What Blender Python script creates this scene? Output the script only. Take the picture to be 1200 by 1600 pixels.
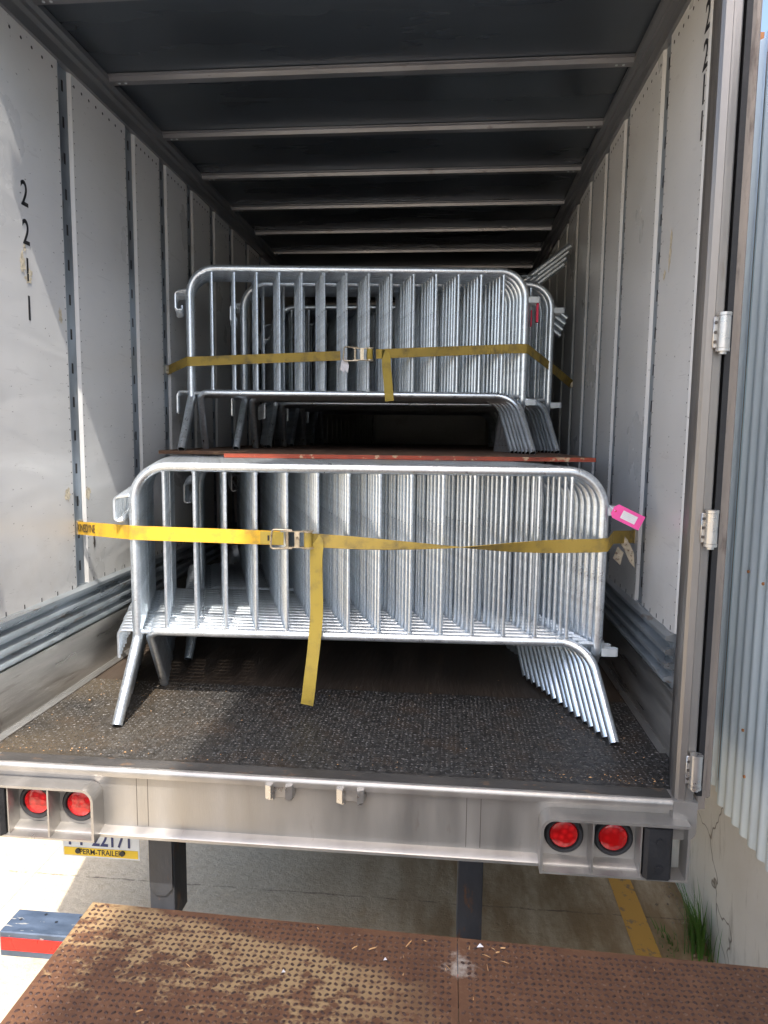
import bpy, math, random
from mathutils import Vector, Matrix
R = math.radians
rnd = random.Random(7)
for o in list(bpy.data.objects): bpy.data.objects.remove(o)
scene = bpy.context.scene
col = scene.collection

# ------------------------------------------------------------------ camera
CX, CZ, YAW, PITCH, ROLL, FOC = 0.4193, 1.1473, 0.0918, 0.1099, 0.0113, 1074.8
fw = Vector((-math.sin(YAW)*math.cos(PITCH), math.cos(YAW)*math.cos(PITCH), -math.sin(PITCH)))
r0 = Vector((math.cos(YAW), math.sin(YAW), 0)); u0 = r0.cross(fw)
rt = math.cos(ROLL)*r0 + math.sin(ROLL)*u0; up = -math.sin(ROLL)*r0 + math.cos(ROLL)*u0
cd = bpy.data.cameras.new('camera'); cam = bpy.data.objects.new('camera', cd); col.objects.link(cam)
cam.matrix_world = Matrix(((rt.x, up.x, -fw.x, CX), (rt.y, up.y, -fw.y, 0), (rt.z, up.z, -fw.z, CZ), (0, 0, 0, 1)))
cd.sensor_fit = 'VERTICAL'; cd.sensor_height = 36; cd.lens = FOC/1600*36
cd.clip_start = .05; cd.clip_end = 3000
scene.camera = cam

# ------------------------------------------------------------------ light
SUN = Vector((0.20, -1.0, 1.6)).normalized()
w = bpy.data.worlds.new("World"); scene.world = w; w.use_nodes = True
nt = w.node_tree; bg = nt.nodes['Background']
sky = nt.nodes.new('ShaderNodeTexSky'); sky.sky_type = 'NISHITA'; sky.sun_disc = False
sky.sun_elevation = math.asin(SUN.z); sky.sun_rotation = math.atan2(SUN.x, SUN.y)
sky.air_density = 1.0; sky.dust_density = 3.6; sky.ozone_density = 1.0
nt.links.new(sky.outputs[0], bg.inputs[0]); bg.inputs[1].default_value = 0.15
sd = bpy.data.lights.new('sun', 'SUN'); sd.energy = 2.6; sd.angle = R(.6); sd.color = (1, .94, .86)
so = bpy.data.objects.new('sun', sd); col.objects.link(so)
so.rotation_euler = SUN.to_track_quat('Z', 'Y').to_euler(); so.location = (3, -10, 16)
vs = scene.view_settings
vs.view_transform = 'Standard'; vs.look = 'None'; vs.exposure = 1.5; vs.gamma = 1; vs.use_curve_mapping = False

# ------------------------------------------------------------------ materials
def nodes(name):
    m = bpy.data.materials.new(name); m.use_nodes = True
    t = m.node_tree; return m, t, t.nodes['Principled BSDF']
def N(t, kind, **kw):
    n = t.nodes.new(kind)
    for k, v in kw.items():
        if k in n.inputs.keys(): n.inputs[k].default_value = v
        else: setattr(n, k, v)
    return n
def coords(t, scale=(1, 1, 1), rot=(0, 0, 0)):
    c = t.nodes.new('ShaderNodeTexCoord'); mp = t.nodes.new('ShaderNodeMapping')
    mp.inputs['Scale'].default_value = scale; mp.inputs['Rotation'].default_value = rot
    t.links.new(c.outputs['Object'], mp.inputs[0]); return mp.outputs[0]
def noise(t, vec, scale, detail=4, rough=.55, dist=0):
    n = N(t, 'ShaderNodeTexNoise'); n.inputs['Scale'].default_value = scale; n.inputs['Detail'].default_value = detail
    n.inputs['Roughness'].default_value = rough; n.inputs['Distortion'].default_value = dist
    t.links.new(vec, n.inputs['Vector']); return n.outputs[0]
def ramp(t, fac, a, b, ca=(0, 0, 0, 1), cb=(1, 1, 1, 1)):
    r = t.nodes.new('ShaderNodeValToRGB'); e = r.color_ramp.elements
    e[0].position = a; e[0].color = ca; e[1].position = b; e[1].color = cb
    t.links.new(fac, r.inputs[0]); return r.outputs[0]
def mixc(t, fac, a, b, mode='MIX'):
    m = t.nodes.new('ShaderNodeMix'); m.data_type = 'RGBA'; m.blend_type = mode
    for s, v in ((m.inputs['Factor'], fac), (m.inputs[6], a), (m.inputs[7], b)):
        if isinstance(v, (float, int)): s.default_value = v
        elif isinstance(v, tuple): s.default_value = (*v[:3], 1)
        else: t.links.new(v, s)
    return m.outputs[2]
def mth(t, op, a, b=None, c=None):
    m = t.nodes.new('ShaderNodeMath'); m.operation = op
    for i, v in enumerate((a, b, c)):
        if v is None: continue
        if isinstance(v, (float, int)): m.inputs[i].default_value = v
        else: t.links.new(v, m.inputs[i])
    return m.outputs[0]
def bump(t, p, h, strength, dist=.01, prev=None):
    b = t.nodes.new('ShaderNodeBump'); b.inputs['Strength'].default_value = strength; b.inputs['Distance'].default_value = dist
    t.links.new(h, b.inputs['Height'])
    if prev is not None: t.links.new(prev, b.inputs['Normal'])
    t.links.new(b.outputs[0], p.inputs['Normal']); return b.outputs[0]
def sep(t, vec):
    s = t.nodes.new('ShaderNodeSeparateXYZ'); t.links.new(vec, s.inputs[0]); return s.outputs
def simple(name, c, rough=.5, metal=0., var=.15, vscale=8., bs=0., bscale=60., stretch=(1, 1, 1), c2=None, thr=(.55, .7), rvar=.12):
    m, t, p = nodes(name); v = coords(t, stretch)
    n = noise(t, v, vscale)
    lo = tuple(x*(1-var) for x in c); hi = tuple(min(1, x*(1+var)) for x in c)
    cc = mixc(t, ramp(t, n, .3, .7), lo, hi)
    if c2:
        n2 = noise(t, v, vscale*2.3, 6, .65)
        cc = mixc(t, ramp(t, n2, *thr), cc, c2)
    t.links.new(cc, p.inputs['Base Color'])
    p.inputs['Metallic'].default_value = metal
    rr = t.nodes.new('ShaderNodeMapRange'); t.links.new(n, rr.inputs[0])
    rr.inputs[1].default_value = .3; rr.inputs[2].default_value = .7
    rr.inputs[3].default_value = max(.04, rough-rvar); rr.inputs[4].default_value = min(1, rough+rvar)
    t.links.new(rr.outputs[0], p.inputs['Roughness'])
    if bs: bump(t, p, noise(t, v, bscale, 5), bs)
    return m
M = {}
# galvanised steel tube: fine spangle plus per-object shade
def galv(name, base, rough, metal=.85):
    m, t, p = nodes(name); v = coords(t)
    vo = N(t, 'ShaderNodeTexVoronoi'); vo.inputs['Scale'].default_value = 160; t.links.new(v, vo.inputs['Vector'])
    n = noise(t, v, 22, 5, .6); oi = t.nodes.new('ShaderNodeObjectInfo')
    f = mth(t, 'ADD', mth(t, 'MULTIPLY', vo.outputs['Color'], .25), mth(t, 'MULTIPLY', n, .75))
    c = mixc(t, ramp(t, f, .3, .7), tuple(x*.78 for x in base), tuple(min(1, x*1.12) for x in base))
    c = mixc(t, mth(t, 'MULTIPLY', oi.outputs['Random'], .16), c, tuple(x*.62 for x in base))
    n3 = noise(t, v, 9, 6, .7)
    c = mixc(t, ramp(t, n3, .60, .72), c, tuple(x*.6 for x in base))
    c = mixc(t, mth(t, 'MULTIPLY', ramp(t, noise(t, v, 5, 5, .7, .5), .64, .76), .3), c, (.30, .24, .18))
    t.links.new(c, p.inputs['Base Color']); p.inputs['Metallic'].default_value = metal
    t.links.new(mth(t, 'ADD', mth(t, 'MULTIPLY', f, .25), rough-.12), p.inputs['Roughness'])
    bump(t, p, noise(t, v, 45, 3), .05, .002); return m
M['galv'] = galv('galvanised_tube', (.78, .84, .89), .31)
M['tube_inside'] = simple('tube_inside', (.02, .02, .022), .8)
M['tab'] = simple('grey_tab', (.62, .66, .68), .45, .3, .1, 20)
# white interior sheet
def whitewall():
    m, t, p = nodes('white_panel'); v = coords(t)
    n = noise(t, v, 1.6, 5); oi = t.nodes.new('ShaderNodeObjectInfo')
    c = mixc(t, ramp(t, n, .3, .72), (.60, .60, .59), (.685, .68, .67))
    c = mixc(t, mth(t, 'MULTIPLY', oi.outputs['Random'], .18), c, (.5, .49, .47))
    sc = noise(t, coords(t, (1, 9, 1.4)), 11, 7, .72, .6)
    c = mixc(t, mth(t, 'MULTIPLY', ramp(t, sc, .67, .73), .55), c, (.30, .28, .25))
    sp = noise(t, coords(t, (1, 1, 2.2)), 34, 3, .6)
    c = mixc(t, mth(t, 'MULTIPLY', ramp(t, sp, .705, .72), .8), c, (.07, .065, .06))
    rub = noise(t, coords(t, (1, 1.2, 8)), 5, 6, .6, .8)
    c = mixc(t, mth(t, 'MULTIPLY', ramp(t, rub, .62, .70), .3), c, (.42, .41, .40))
    gz_ = sep(t, v)[2]
    scr = noise(t, coords(t, (1, 3.5, 90)), 2.6, 3, .55, .25)
    hm = t.nodes.new('ShaderNodeMapRange'); t.links.new(gz_, hm.inputs[0]); hm.inputs[1].default_value = 2.1; hm.inputs[2].default_value = .8
    c = mixc(t, mth(t, 'MULTIPLY', mth(t, 'MULTIPLY', ramp(t, scr, .715, .735), hm.outputs[0]), .75), c, (.16, .15, .14))
    drt = t.nodes.new('ShaderNodeMapRange'); t.links.new(mth(t, 'ADD', gz_, mth(t, 'MULTIPLY', noise(t, v, 7, 6, .7), .5)), drt.inputs[0]); drt.inputs[1].default_value = .95; drt.inputs[2].default_value = .62
    c = mixc(t, mth(t, 'MULTIPLY', drt.outputs[0], .35), c, (.36, .31, .25))
    t.links.new(c, p.inputs['Base Color'])
    t.links.new(mth(t, 'ADD', mth(t, 'MULTIPLY', n, .2), .2), p.inputs['Roughness'])
    b1 = bump(t, p, noise(t, coords(t, (1, 1, .7)), 2.2, 2, .4, .4), .2, .03)
    b2 = bump(t, p, noise(t, coords(t, (1, 1.0, 3)), 1.5, 1, .4, 1.6), .2, .02, b1)
    return m
M['white'] = whitewall()
M['dark_dot'] = simple('dark_rivet', (.03, .03, .03), .6)
M['post'] = simple('galvanised_post', (.40, .45, .50), .42, .75, .3, 7, .1, 40, (1, 1, .4), (.20, .17, .14), (.6, .72))
M['scuff'] = simple('scuff_band_steel', (.46, .50, .53), .34, .75, .3, 5, .12, 30, (1, .5, 3), (.26, .20, .15), (.58, .70))
M['kick'] = simple('kick_plate_aluminium', (.43, .41, .38), .36, .8, .28, 4, .1, 30, (1, .35, 4), (.30, .27, .24), (.58, .74))
M['roof'] = simple('roof_sheet', (.125, .145, .17), .30, .8, .12, 1.2, .16, 1.1, (.5, 2.4, 1), rvar=.08)
M['bow'] = simple('roof_bow_steel', (.30, .30, .315), .38, .75, .18, 5, .1, 60, (.4, 1, 1), (.16, .14, .13), (.62, .72))
M['rail'] = simple('top_rail_aluminium', (.26, .265, .275), .42, .6, .15, 3, .1, 30, (1, .4, 1))
M['stainless'] = simple('rear_frame_stainless', (.41, .39, .365), .38, .72, .16, 3.2, .08, 90, (2.2, 1, .35), (.26, .21, .17), (.66, .82))
M['post_steel'] = simple('rear_post_steel', (.27, .25, .23), .36, .7, .16, 3.2, .06, 90, (2.2, 1, .35), (.20, .15, .11), (.62, .78))
M['hinge'] = simple('hinge_steel', (.55, .53, .50), .32, .8, .1, 30)
M['post_dark'] = simple('post_reveal', (.12, .105, .095), .42, .6, .25, 5, .1, 40, (1, 1, .3), (.10, .085, .07))
M['lip'] = simple('sill_plate_steel', (.085, .08, .075), .55, .4, .3, 8, .25, 60, (.5, 1, 1), (.24, .15, .09), (.58, .68))
M['black'] = simple('black_rubber', (.018, .018, .02), .6, 0, .2, 12, .2, 60)
M['blacksteel'] = simple('black_painted_steel', (.055, .058, .066), .5, .2, .3, 9, .2, 40, (1, 1, .4), (.14, .07, .035), (.58, .68))
M['bluesteel'] = simple('blue_grey_guard_steel', (.09, .12, .17), .5, .3, .3, 9, .15, 50, (1, 3, 1), (.45, .43, .38), (.62, .66))
def redlens():
    m, t, p = nodes('red_lens'); v = coords(t)
    vo = N(t, 'ShaderNodeTexVoronoi'); vo.inputs['Scale'].default_value = 46; t.links.new(v, vo.inputs['Vector'])
    t.links.new(mixc(t, ramp(t, vo.outputs['Distance'], .1, .6), (.72, .012, .015), (.42, .004, .006)), p.inputs['Base Color'])
    p.inputs['Roughness'].default_value = .14; p.inputs['Coat Weight'].default_value = .6
    bump(t, p, vo.outputs['Distance'], .5, .004); return m
M['lens'] = redlens()
M['redtape'] = simple('red_reflective_tape', (.62, .018, .012), .3, 0, .1, 10)
M['yellow'] = simple('plate_yellow', (.75, .50, .03), .5, 0, .08, 20)
M['platewhite'] = simple('plate_white', (.66, .68, .68), .45, 0, .06, 20)
M['navy'] = simple('plate_navy', (.02, .03, .12), .5)
M['ink'] = simple('black_vinyl', (.015, .015, .017), .5)
M['glue'] = simple('dried_glue', (.60, .53, .40), .9, 0, .25, 60, .8, 120)
M['pink'] = simple('pink_card', (.88, .09, .36), .6, 0, .08, 30)
M['redtag'] = simple('red_card', (.62, .03, .08), .6)
M['paper'] = simple('white_paper', (.75, .72, .74), .7, 0, .06, 40)
M['cloth'] = simple('dirty_label_cloth', (.50, .43, .32), .85, 0, .35, 40, .5, 90, c2=(.16, .10, .07), thr=(.56, .62))
M['brass'] = simple('zinc_yellow_ratchet', (.52, .44, .32), .36, .8, .35, 30, .2, 60, c2=(.12, .09, .06), thr=(.55, .68))
# webbing
def webbing(name, c, dirt, amt):
    m, t, p = nodes(name); v = coords(t)
    n = noise(t, v, 14, 6, .65); n2 = noise(t, v, 3.5, 3)
    cc = mixc(t, ramp(t, n2, .35, .65), c, tuple(x*.78 for x in c))
    cc = mixc(t, mth(t, 'MULTIPLY', ramp(t, n, .5, .68), amt), cc, dirt)
    t.links.new(cc, p.inputs['Base Color']); p.inputs['Roughness'].default_value = .72
    wv = N(t, 'ShaderNodeTexWave'); wv.bands_direction = 'DIAGONAL'; wv.inputs['Scale'].default_value = 130
    wv.inputs['Distortion'].default_value = 1.5; t.links.new(v, wv.inputs['Vector'])
    bump(t, p, wv.outputs[0], .35, .002); return m
M['web_new'] = webbing('yellow_webbing', (.78, .46, .03), (.30, .19, .05), .7)
M['web_old'] = webbing('dirty_yellow_webbing', (.42, .29, .055), (.13, .10, .045), .8)
M['web_tail'] = webbing('faded_yellow_webbing', (.50, .36, .06), (.22, .165, .06), .7)
# board
M['board'] = simple('worn_plywood_top', (.105, .055, .03), .7, 0, .35, 6, .3, 40, (1, .3, 1), (.20, .12, .07), (.58, .66))
M['board_edge'] = simple('red_painted_edge', (.30, .05, .02), .65, 0, .3, 9, .4, 70, (1, 1, 1), (.46, .30, .18), (.58, .61))
# trailer treadplate
def tread(name, base, worn, rust, rough, metal):
    m, t, p = nodes(name); v = coords(t)
    n = noise(t, v, 5, 7, .7); n2 = noise(t, v, 40, 4, .6); n3 = noise(t, v, 2.2, 4)
    x = sep(t, v)[0]
    c = mixc(t, ramp(t, n2, .42, .62), base, worn)
    c = mixc(t, mth(t, 'MULTIPLY', ramp(t, n, .5, .66), .6), c, rust)
    left = t.nodes.new('ShaderNodeMapRange'); t.links.new(x, left.inputs[0])
    left.inputs[1].default_value = -.35; left.inputs[2].default_value = -1.15
    c = mixc(t, mth(t, 'MULTIPLY', left.outputs[0], mth(t, 'MULTIPLY', ramp(t, n3, .3, .6), .55)), c, (.20, .155, .10))  # tan towards the left: sunlight on that side of the floor put into the colour
    t.links.new(c, p.inputs['Base Color']); p.inputs['Metallic'].default_value = metal
    t.links.new(mth(t, 'ADD', mth(t, 'MULTIPLY', n2, .3), rough-.15), p.inputs['Roughness'])
    bump(t, p, noise(t, v, 150, 4, .7), .6, .004); return m
M['tread'] = tread('worn_treadplate', (.03, .029, .028), (.085, .083, .08), (.085, .055, .035), .42, .45)
M['lugs'] = simple('treadplate_lugs', (.165, .16, .155), .40, .6, .5, 26, .5, 250, c2=(.035, .03, .027), thr=(.44, .60))
M['floor'] = simple('dark_worn_floor', (.065, .048, .036), .45, .1, .45, 9, .3, 50, (1, .12, 1), (.10, .075, .055), (.6, .7))
# dock plate: rust with sand lying between the lugs
def dockmat():
    m, t, p = nodes('rusty_dock_plate'); v = coords(t)
    n = noise(t, v, 9, 7, .7); n2 = noise(t, v, 60, 4, .6)
    c = mixc(t, ramp(t, n, .3, .7), (.085, .036, .017), (.160, .074, .036))
    c = mixc(t, mth(t, 'MULTIPLY', ramp(t, n2, .55, .7), .5), c, (.20, .105, .055))
    x, y, z = sep(t, v)
    # sand: spreads from the far left corner as an uneven drift
    up_ = mth(t, 'SUBTRACT', mth(t, 'SUBTRACT', 1.735, mth(t, 'MULTIPLY', x, .24)), y)
    wob = mth(t, 'MULTIPLY', mth(t, 'SUBTRACT', noise(t, v, 8, 5, .65), .5), .16)
    g = ramp(t, mth(t, 'ADD', up_, wob), -.004, .03)
    fx = t.nodes.new('ShaderNodeMapRange'); t.links.new(mth(t, 'ADD', x, mth(t, 'MULTIPLY', wob, 2.0)), fx.inputs[0])
    fx.inputs[1].default_value = .46; fx.inputs[2].default_value = .16
    g = mth(t, 'MULTIPLY', g, fx.outputs[0])
    thr = mth(t, 'SUBTRACT', mth(t, 'ADD', noise(t, coords(t, (1, 1.6, 1)), 17, 6, .7), .13), mth(t, 'MULTIPLY', mth(t, 'MAXIMUM', up_, 0.0), .75))
    g = mth(t, 'MULTIPLY', g, ramp(t, thr, .46, .56))
    c = mixc(t, mth(t, 'MULTIPLY', g, .88), c, (.35, .24, .12))
    # pale dried spill near the seam
    dx = mth(t, 'SUBTRACT', x, .475); dy = mth(t, 'SUBTRACT', y, 1.70)
    q = mth(t, 'ADD', mth(t, 'MULTIPLY', mth(t, 'ABSOLUTE', dx), 1.1), mth(t, 'ABSOLUTE', dy))
    q = mth(t, 'SUBTRACT', mth(t, 'MULTIPLY', noise(t, v, 26, 5, .7), .26), q)
    c = mixc(t, mth(t, 'MULTIPLY', ramp(t, q, .07, .13), .8), c, (.42, .38, .33))
    t.links.new(c, p.inputs['Base Color']); p.inputs['Roughness'].default_value = .68; p.inputs['Metallic'].default_value = .12
    bump(t, p, noise(t, v, 110, 5, .7), .4, .004); return m
M['dock'] = dockmat()
M['docklug'] = simple('dock_plate_lugs', (.05, .024, .018), .55, .25, .3, 30, .3, 120, c2=(.16, .085, .05), thr=(.5, .62))
# ground concrete
def groundmat():
    m, t, p = nodes('yard_concrete'); v = coords(t)
    n = noise(t, v, .7, 6, .6); n2 = noise(t, v, 26, 7, .75); n3 = noise(t, coords(t, (1, .25, 1)), 7, 6, .65)
    x, y, z = sep(t, v)
    c = mixc(t, ramp(t, n, .3, .7), (.60, .49, .33), (.70, .60, .44))
    c = mixc(t, mth(t, 'MULTIPLY', ramp(t, n2, .45, .7), .45), c, (.36, .27, .16))
    st = t.nodes.new('ShaderNodeMapRange'); t.links.new(mth(t, 'ADD', x, mth(t, 'MULTIPLY', noise(t, v, 2.4, 5), .8)), st.inputs[0])
    st.inputs[1].default_value = -.25; st.inputs[2].default_value = .95
    oil = mth(t, 'MULTIPLY', st.outputs[0], ramp(t, n3, .28, .58))
    c = mixc(t, mth(t, 'MULTIPLY', oil, .80), c, (.25, .155, .065))
    rust = noise(t, v, 3.3, 4)
    c = mixc(t, mth(t, 'MULTIPLY', ramp(t, rust, .62, .74), .5), c, (.42, .27, .13))
    wy = mth(t, 'ADD', y, mth(t, 'MULTIPLY', noise(t, v, 9, 4), .03))
    j = mth(t, 'ABSOLUTE', mth(t, 'SUBTRACT', wy, 3.28))
    c = mixc(t, mth(t, 'MULTIPLY', ramp(t, j, .002, .006, (1, 1, 1, 1), (0, 0, 0, 1)), ramp(t, noise(t, v, 13, 5, .7), .38, .60)), c, (.14, .10, .07))
    j2 = mth(t, 'ABSOLUTE', mth(t, 'ADD', mth(t, 'ADD', x, mth(t, 'MULTIPLY', noise(t, v, 9, 4), .03)), 1.72))
    c = mixc(t, mth(t, 'MULTIPLY', ramp(t, j2, .002, .005, (1, 1, 1, 1), (0, 0, 0, 1)), .5), c, (.2, .16, .12))
    t.links.new(c, p.inputs['Base Color']); p.inputs['Roughness'].default_value = .85
    bump(t, p, n2, .8, .015); return m
M['ground'] = groundmat()
def yline():
    m, t, p = nodes('worn_yellow_paint'); v = coords(t)
    n = noise(t, v, 16, 7, .7)
    c = mixc(t, ramp(t, n, .56, .62), (.62, .35, .075), (.30, .21, .12))
    t.links.new(c, p.inputs['Base Color']); p.inputs['Roughness'].default_value = .75
    bump(t, p, n, .3, .004); return m
M['yline'] = yline()
def wallbase():
    m, t, p = nodes('stained_white_concrete'); v = coords(t)
    n = noise(t, v, 2.2, 6, .6); st = noise(t, coords(t, (1, 4, .6)), 4, 6, .7)
    c = mixc(t, ramp(t, n, .3, .7), (.74, .72, .68), (.84, .83, .80))
    c = mixc(t, mth(t, 'MULTIPLY', ramp(t, st, .56, .72), .55), c, (.30, .28, .24))
    z = sep(t, v)[2]
    lo = t.nodes.new('ShaderNodeMapRange'); t.links.new(mth(t, 'ADD', z, mth(t, 'MULTIPLY', noise(t, v, 6, 5), .3)), lo.inputs[0])
    lo.inputs[1].default_value = .38; lo.inputs[2].default_value = .02
    c = mixc(t, mth(t, 'MULTIPLY', lo.outputs[0], .7), c, (.22, .18, .12))
    vo = N(t, 'ShaderNodeTexVoronoi'); vo.feature = 'DISTANCE_TO_EDGE'; vo.inputs['Scale'].default_value = 1.3
    wv = t.nodes.new('ShaderNodeVectorMath'); wv.operation = 'MULTIPLY_ADD'
    nn = N(t, 'ShaderNodeTexNoise'); nn.inputs['Scale'].default_value = 6; t.links.new(v, nn.inputs['Vector'])
    t.links.new(nn.outputs['Color'], wv.inputs[0]); wv.inputs[1].default_value = (.25, .25, .25); t.links.new(v, wv.inputs[2])
    t.links.new(wv.outputs[0], vo.inputs['Vector'])
    cr = ramp(t, vo.outputs['Distance'], .0015, .007, (1, 1, 1, 1), (0, 0, 0, 1))
    c = mixc(t, mth(t, 'MULTIPLY', cr, .85), c, (.12, .09, .07))
    t.links.new(c, p.inputs['Base Color']); p.inputs['Roughness'].default_value = .8
    bump(t, p, mth(t, 'SUBTRACT', noise(t, v, 24, 6), cr), .4, .008); return m
M['base'] = wallbase()
M['siding'] = simple('pale_blue_siding', (.78, .86, .90), .42, .05, .14, 2.6, .1, 30, (1, 3.2, .25), (.42, .40, .36), (.62, .76))
M['sidingrust'] = simple('rusty_flashing', (.48, .20, .07), .7, 0, .25, 9, .2, 60)
M['canopy'] = simple('shade_canopy_metal', (.30, .31, .32), .5, .5)
M['dockconc'] = simple('dock_concrete', (.32, .31, .29), .85, 0, .2, 4, .4, 40)
M['outer'] = simple('trailer_outer_skin', (.62, .63, .64), .35, .2, .08, 4)
M['doorgrey'] = simple('door_edge_taupe', (.30, .255, .22), .5, .2, .2, 6, .1, 40, (1, 1, .3), (.13, .10, .085))
M['grass'] = simple('grass_blade', (.10, .22, .035), .55, 0, .4, 6)
M['stone'] = simple('small_rubble', (.32, .25, .18), .9, 0, .4, 15)
M['splinter'] = simple('wood_splinter', (.50, .29, .13), .8, 0, .3, 15)

# ------------------------------------------------------------------ mesh helper
class MB:
    def __init__(s): s.v = []; s.f = []; s.mi = []
    def add(s, vs, fs, mi=0):
        b = len(s.v); s.v += [Vector(q) for q in vs]
        for f in fs: s.f.append([i+b for i in f]); s.mi.append(mi)
    def box(s, a, b, mi=0, bev=0):
        x0, y0, z0 = [min(p, q) for p, q in zip(a, b)]; x1, y1, z1 = [max(p, q) for p, q in zip(a, b)]
        if bev > 0:
            m = min(x1-x0, y1-y0, z1-z0)*.45; e = min(bev, m)
            # chamfered box: 24 vertices
            vs = []; idx = {}
            for ix, X in enumerate((x0, x1)):
                for iy, Y in enumerate((y0, y1)):
                    for iz, Z in enumerate((z0, z1)):
                        dx = e if ix == 0 else -e; dy = e if iy == 0 else -e; dz = e if iz == 0 else -e
                        idx[ix, iy, iz, 'x'] = len(vs); vs.append((X, Y+dy, Z+dz))
                        idx[ix, iy, iz, 'y'] = len(vs); vs.append((X+dx, Y, Z+dz))
                        idx[ix, iy, iz, 'z'] = len(vs); vs.append((X+dx, Y+dy, Z))
            fs = []
            def q(*k): fs.append([idx[i] for i in k])
            for i in (0, 1):
                o = 1 if i else -1
                a_ = [(i, 0, 0, 'x'), (i, 1, 0, 'x'), (i, 1, 1, 'x'), (i, 0, 1, 'x')]; q(*(a_ if i else a_[::-1]))
                a_ = [(0, i, 0, 'y'), (1, i, 0, 'y'), (1, i, 1, 'y'), (0, i, 1, 'y')]; q(*(a_[::-1] if i else a_))
                a_ = [(0, 0, i, 'z'), (1, 0, i, 'z'), (1, 1, i, 'z'), (0, 1, i, 'z')]; q(*(a_ if i else a_[::-1]))
            for i in (0, 1):
                for j in (0, 1):
                    a_ = [(i, j, 0, 'x'), (i, j, 1, 'x'), (i, j, 1, 'y'), (i, j, 0, 'y')]; q(*(a_[::-1] if i == j else a_))
                    a_ = [(i, 0, j, 'x'), (i, 1, j, 'x'), (i, 1, j, 'z'), (i, 0, j, 'z')]; q(*(a_ if i == j else a_[::-1]))
                    a_ = [(0, i, j, 'y'), (1, i, j, 'y'), (1, i, j, 'z'), (0, i, j, 'z')]; q(*(a_[::-1] if i == j else a_))
            for i in (0, 1):
                for j in (0, 1):
                    for k in (0, 1):
                        a_ = [(i, j, k, 'x'), (i, j, k, 'y'), (i, j, k, 'z')]; q(*(a_ if (i+j+k) % 2 else a_[::-1]))
            s.add(vs, fs, mi); return s
        s.add([(x0, y0, z0), (x1, y0, z0), (x1, y1, z0), (x0, y1, z0), (x0, y0, z1), (x1, y0, z1), (x1, y1, z1), (x0, y1, z1)],
              [(3, 2, 1, 0), (4, 5, 6, 7), (0, 1, 5, 4), (1, 2, 6, 5), (2, 3, 7, 6), (3, 0, 4, 7)], mi)
        return s
    def tube(s, pts, r, n=10, mi=0, cap=True, hollow=0, mi2=1, radii=None):
        pts = [Vector(p) for p in pts]; T = []
        for i in range(len(pts)):
            a = pts[max(0, i-1)]; b = pts[min(len(pts)-1, i+1)]; T.append((b-a).normalized())
        u = T[0].orthogonal().normalized(); rings = []
        for i, p in enumerate(pts):
            u = (u - T[i]*u.dot(T[i])).normalized(); v = T[i].cross(u)
            rr = radii[i] if radii else r
            b = len(s.v); s.v += [p + rr*(math.cos(6.28318530718*k/n)*u + math.sin(6.28318530718*k/n)*v) for k in range(n)]
            rings.append((b, u.copy(), v.copy()))
        for i in range(len(pts)-1):
            a, b = rings[i][0], rings[i+1][0]
            for k in range(n):
                s.f.append([a+k, a+(k+1) % n, b+(k+1) % n, b+k]); s.mi.append(mi)
        for end in (0, -1):
            if not cap and not hollow: continue
            b, u, v = rings[end]; p = pts[end]; t = T[end]*(1 if end == 0 else -1)
            if hollow:
                ri = r-hollow; b2 = len(s.v)
                s.v += [p + ri*(math.cos(6.28318530718*k/n)*u + math.sin(6.28318530718*k/n)*v) for k in range(n)]
                b3 = len(s.v)
                s.v += [p + t*.05 + ri*(math.cos(6.28318530718*k/n)*u + math.sin(6.28318530718*k/n)*v) for k in range(n)]
                for k in range(n):
                    f = [b+(k+1) % n, b+k, b2+k, b2+(k+1) % n]; g = [b2+(k+1) % n, b2+k, b3+k, b3+(k+1) % n]
                    if end == -1: f.reverse(); g.reverse()
                    s.f.append(f); s.mi.append(mi); s.f.append(g); s.mi.append(mi2)
                f = list(range(b3, b3+n)); s.f.append(f[::-1] if end == 0 else f); s.mi.append(mi2)
            else:
                f = list(range(b, b+n)); s.f.append(f[::-1] if end == 0 else f); s.mi.append(mi)
        return s
    def prism(s, prof, axis, a, b, mi=0, closed=True):
        # prof: 2D points in the two other axes (cyclic order), extruded along axis from a to b
        def P(u, v, w): return {'x': (w, u, v), 'y': (u, w, v), 'z': (u, v, w)}[axis]
        n = len(prof); vs = [P(u, v, a) for u, v in prof]+[P(u, v, b) for u, v in prof]
        m = n if closed else n-1
        fs = [[i, (i+1) % n, n+(i+1) % n, n+i] for i in range(m)]
        if closed: fs += [list(range(n))[::-1], list(range(n, 2*n))]
        s.add(vs, fs, mi); return s
    def disc(s, c, nrm, r, n=10, thick=0, mi=0):
        nrm = Vector(nrm).normalized(); c = Vector(c)
        if thick: return s.tube([c, c+nrm*thick], r, n, mi)
        u = nrm.orthogonal().normalized(); v = nrm.cross(u)
        s.add([c+r*(math.cos(6.2831853*k/n)*u+math.sin(6.2831853*k/n)*v) for k in range(n)], [list(range(n))], mi); return s
    def ribbon(s, P, W, width, th, mi=0):
        P = [Vector(p) for p in P]; W = [Vector(q).normalized() for q in W]; b = len(s.v); n = len(P)
        for i in range(n):
            t = (P[min(n-1, i+1)]-P[max(0, i-1)]).normalized(); wd = (W[i]-t*W[i].dot(t)).normalized(); nn = t.cross(wd)
            h = wd*width/2; k = nn*th/2
            s.v += [P[i]-h-k, P[i]+h-k, P[i]+h+k, P[i]-h+k]
        for i in range(n-1):
            for k in range(4):
                s.f.append([b+4*i+k, b+4*i+(k+1) % 4, b+4*i+4+(k+1) % 4, b+4*i+4+k]); s.mi.append(mi)
        s.f.append([b+3, b+2, b+1, b]); s.mi.append(mi)
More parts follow.
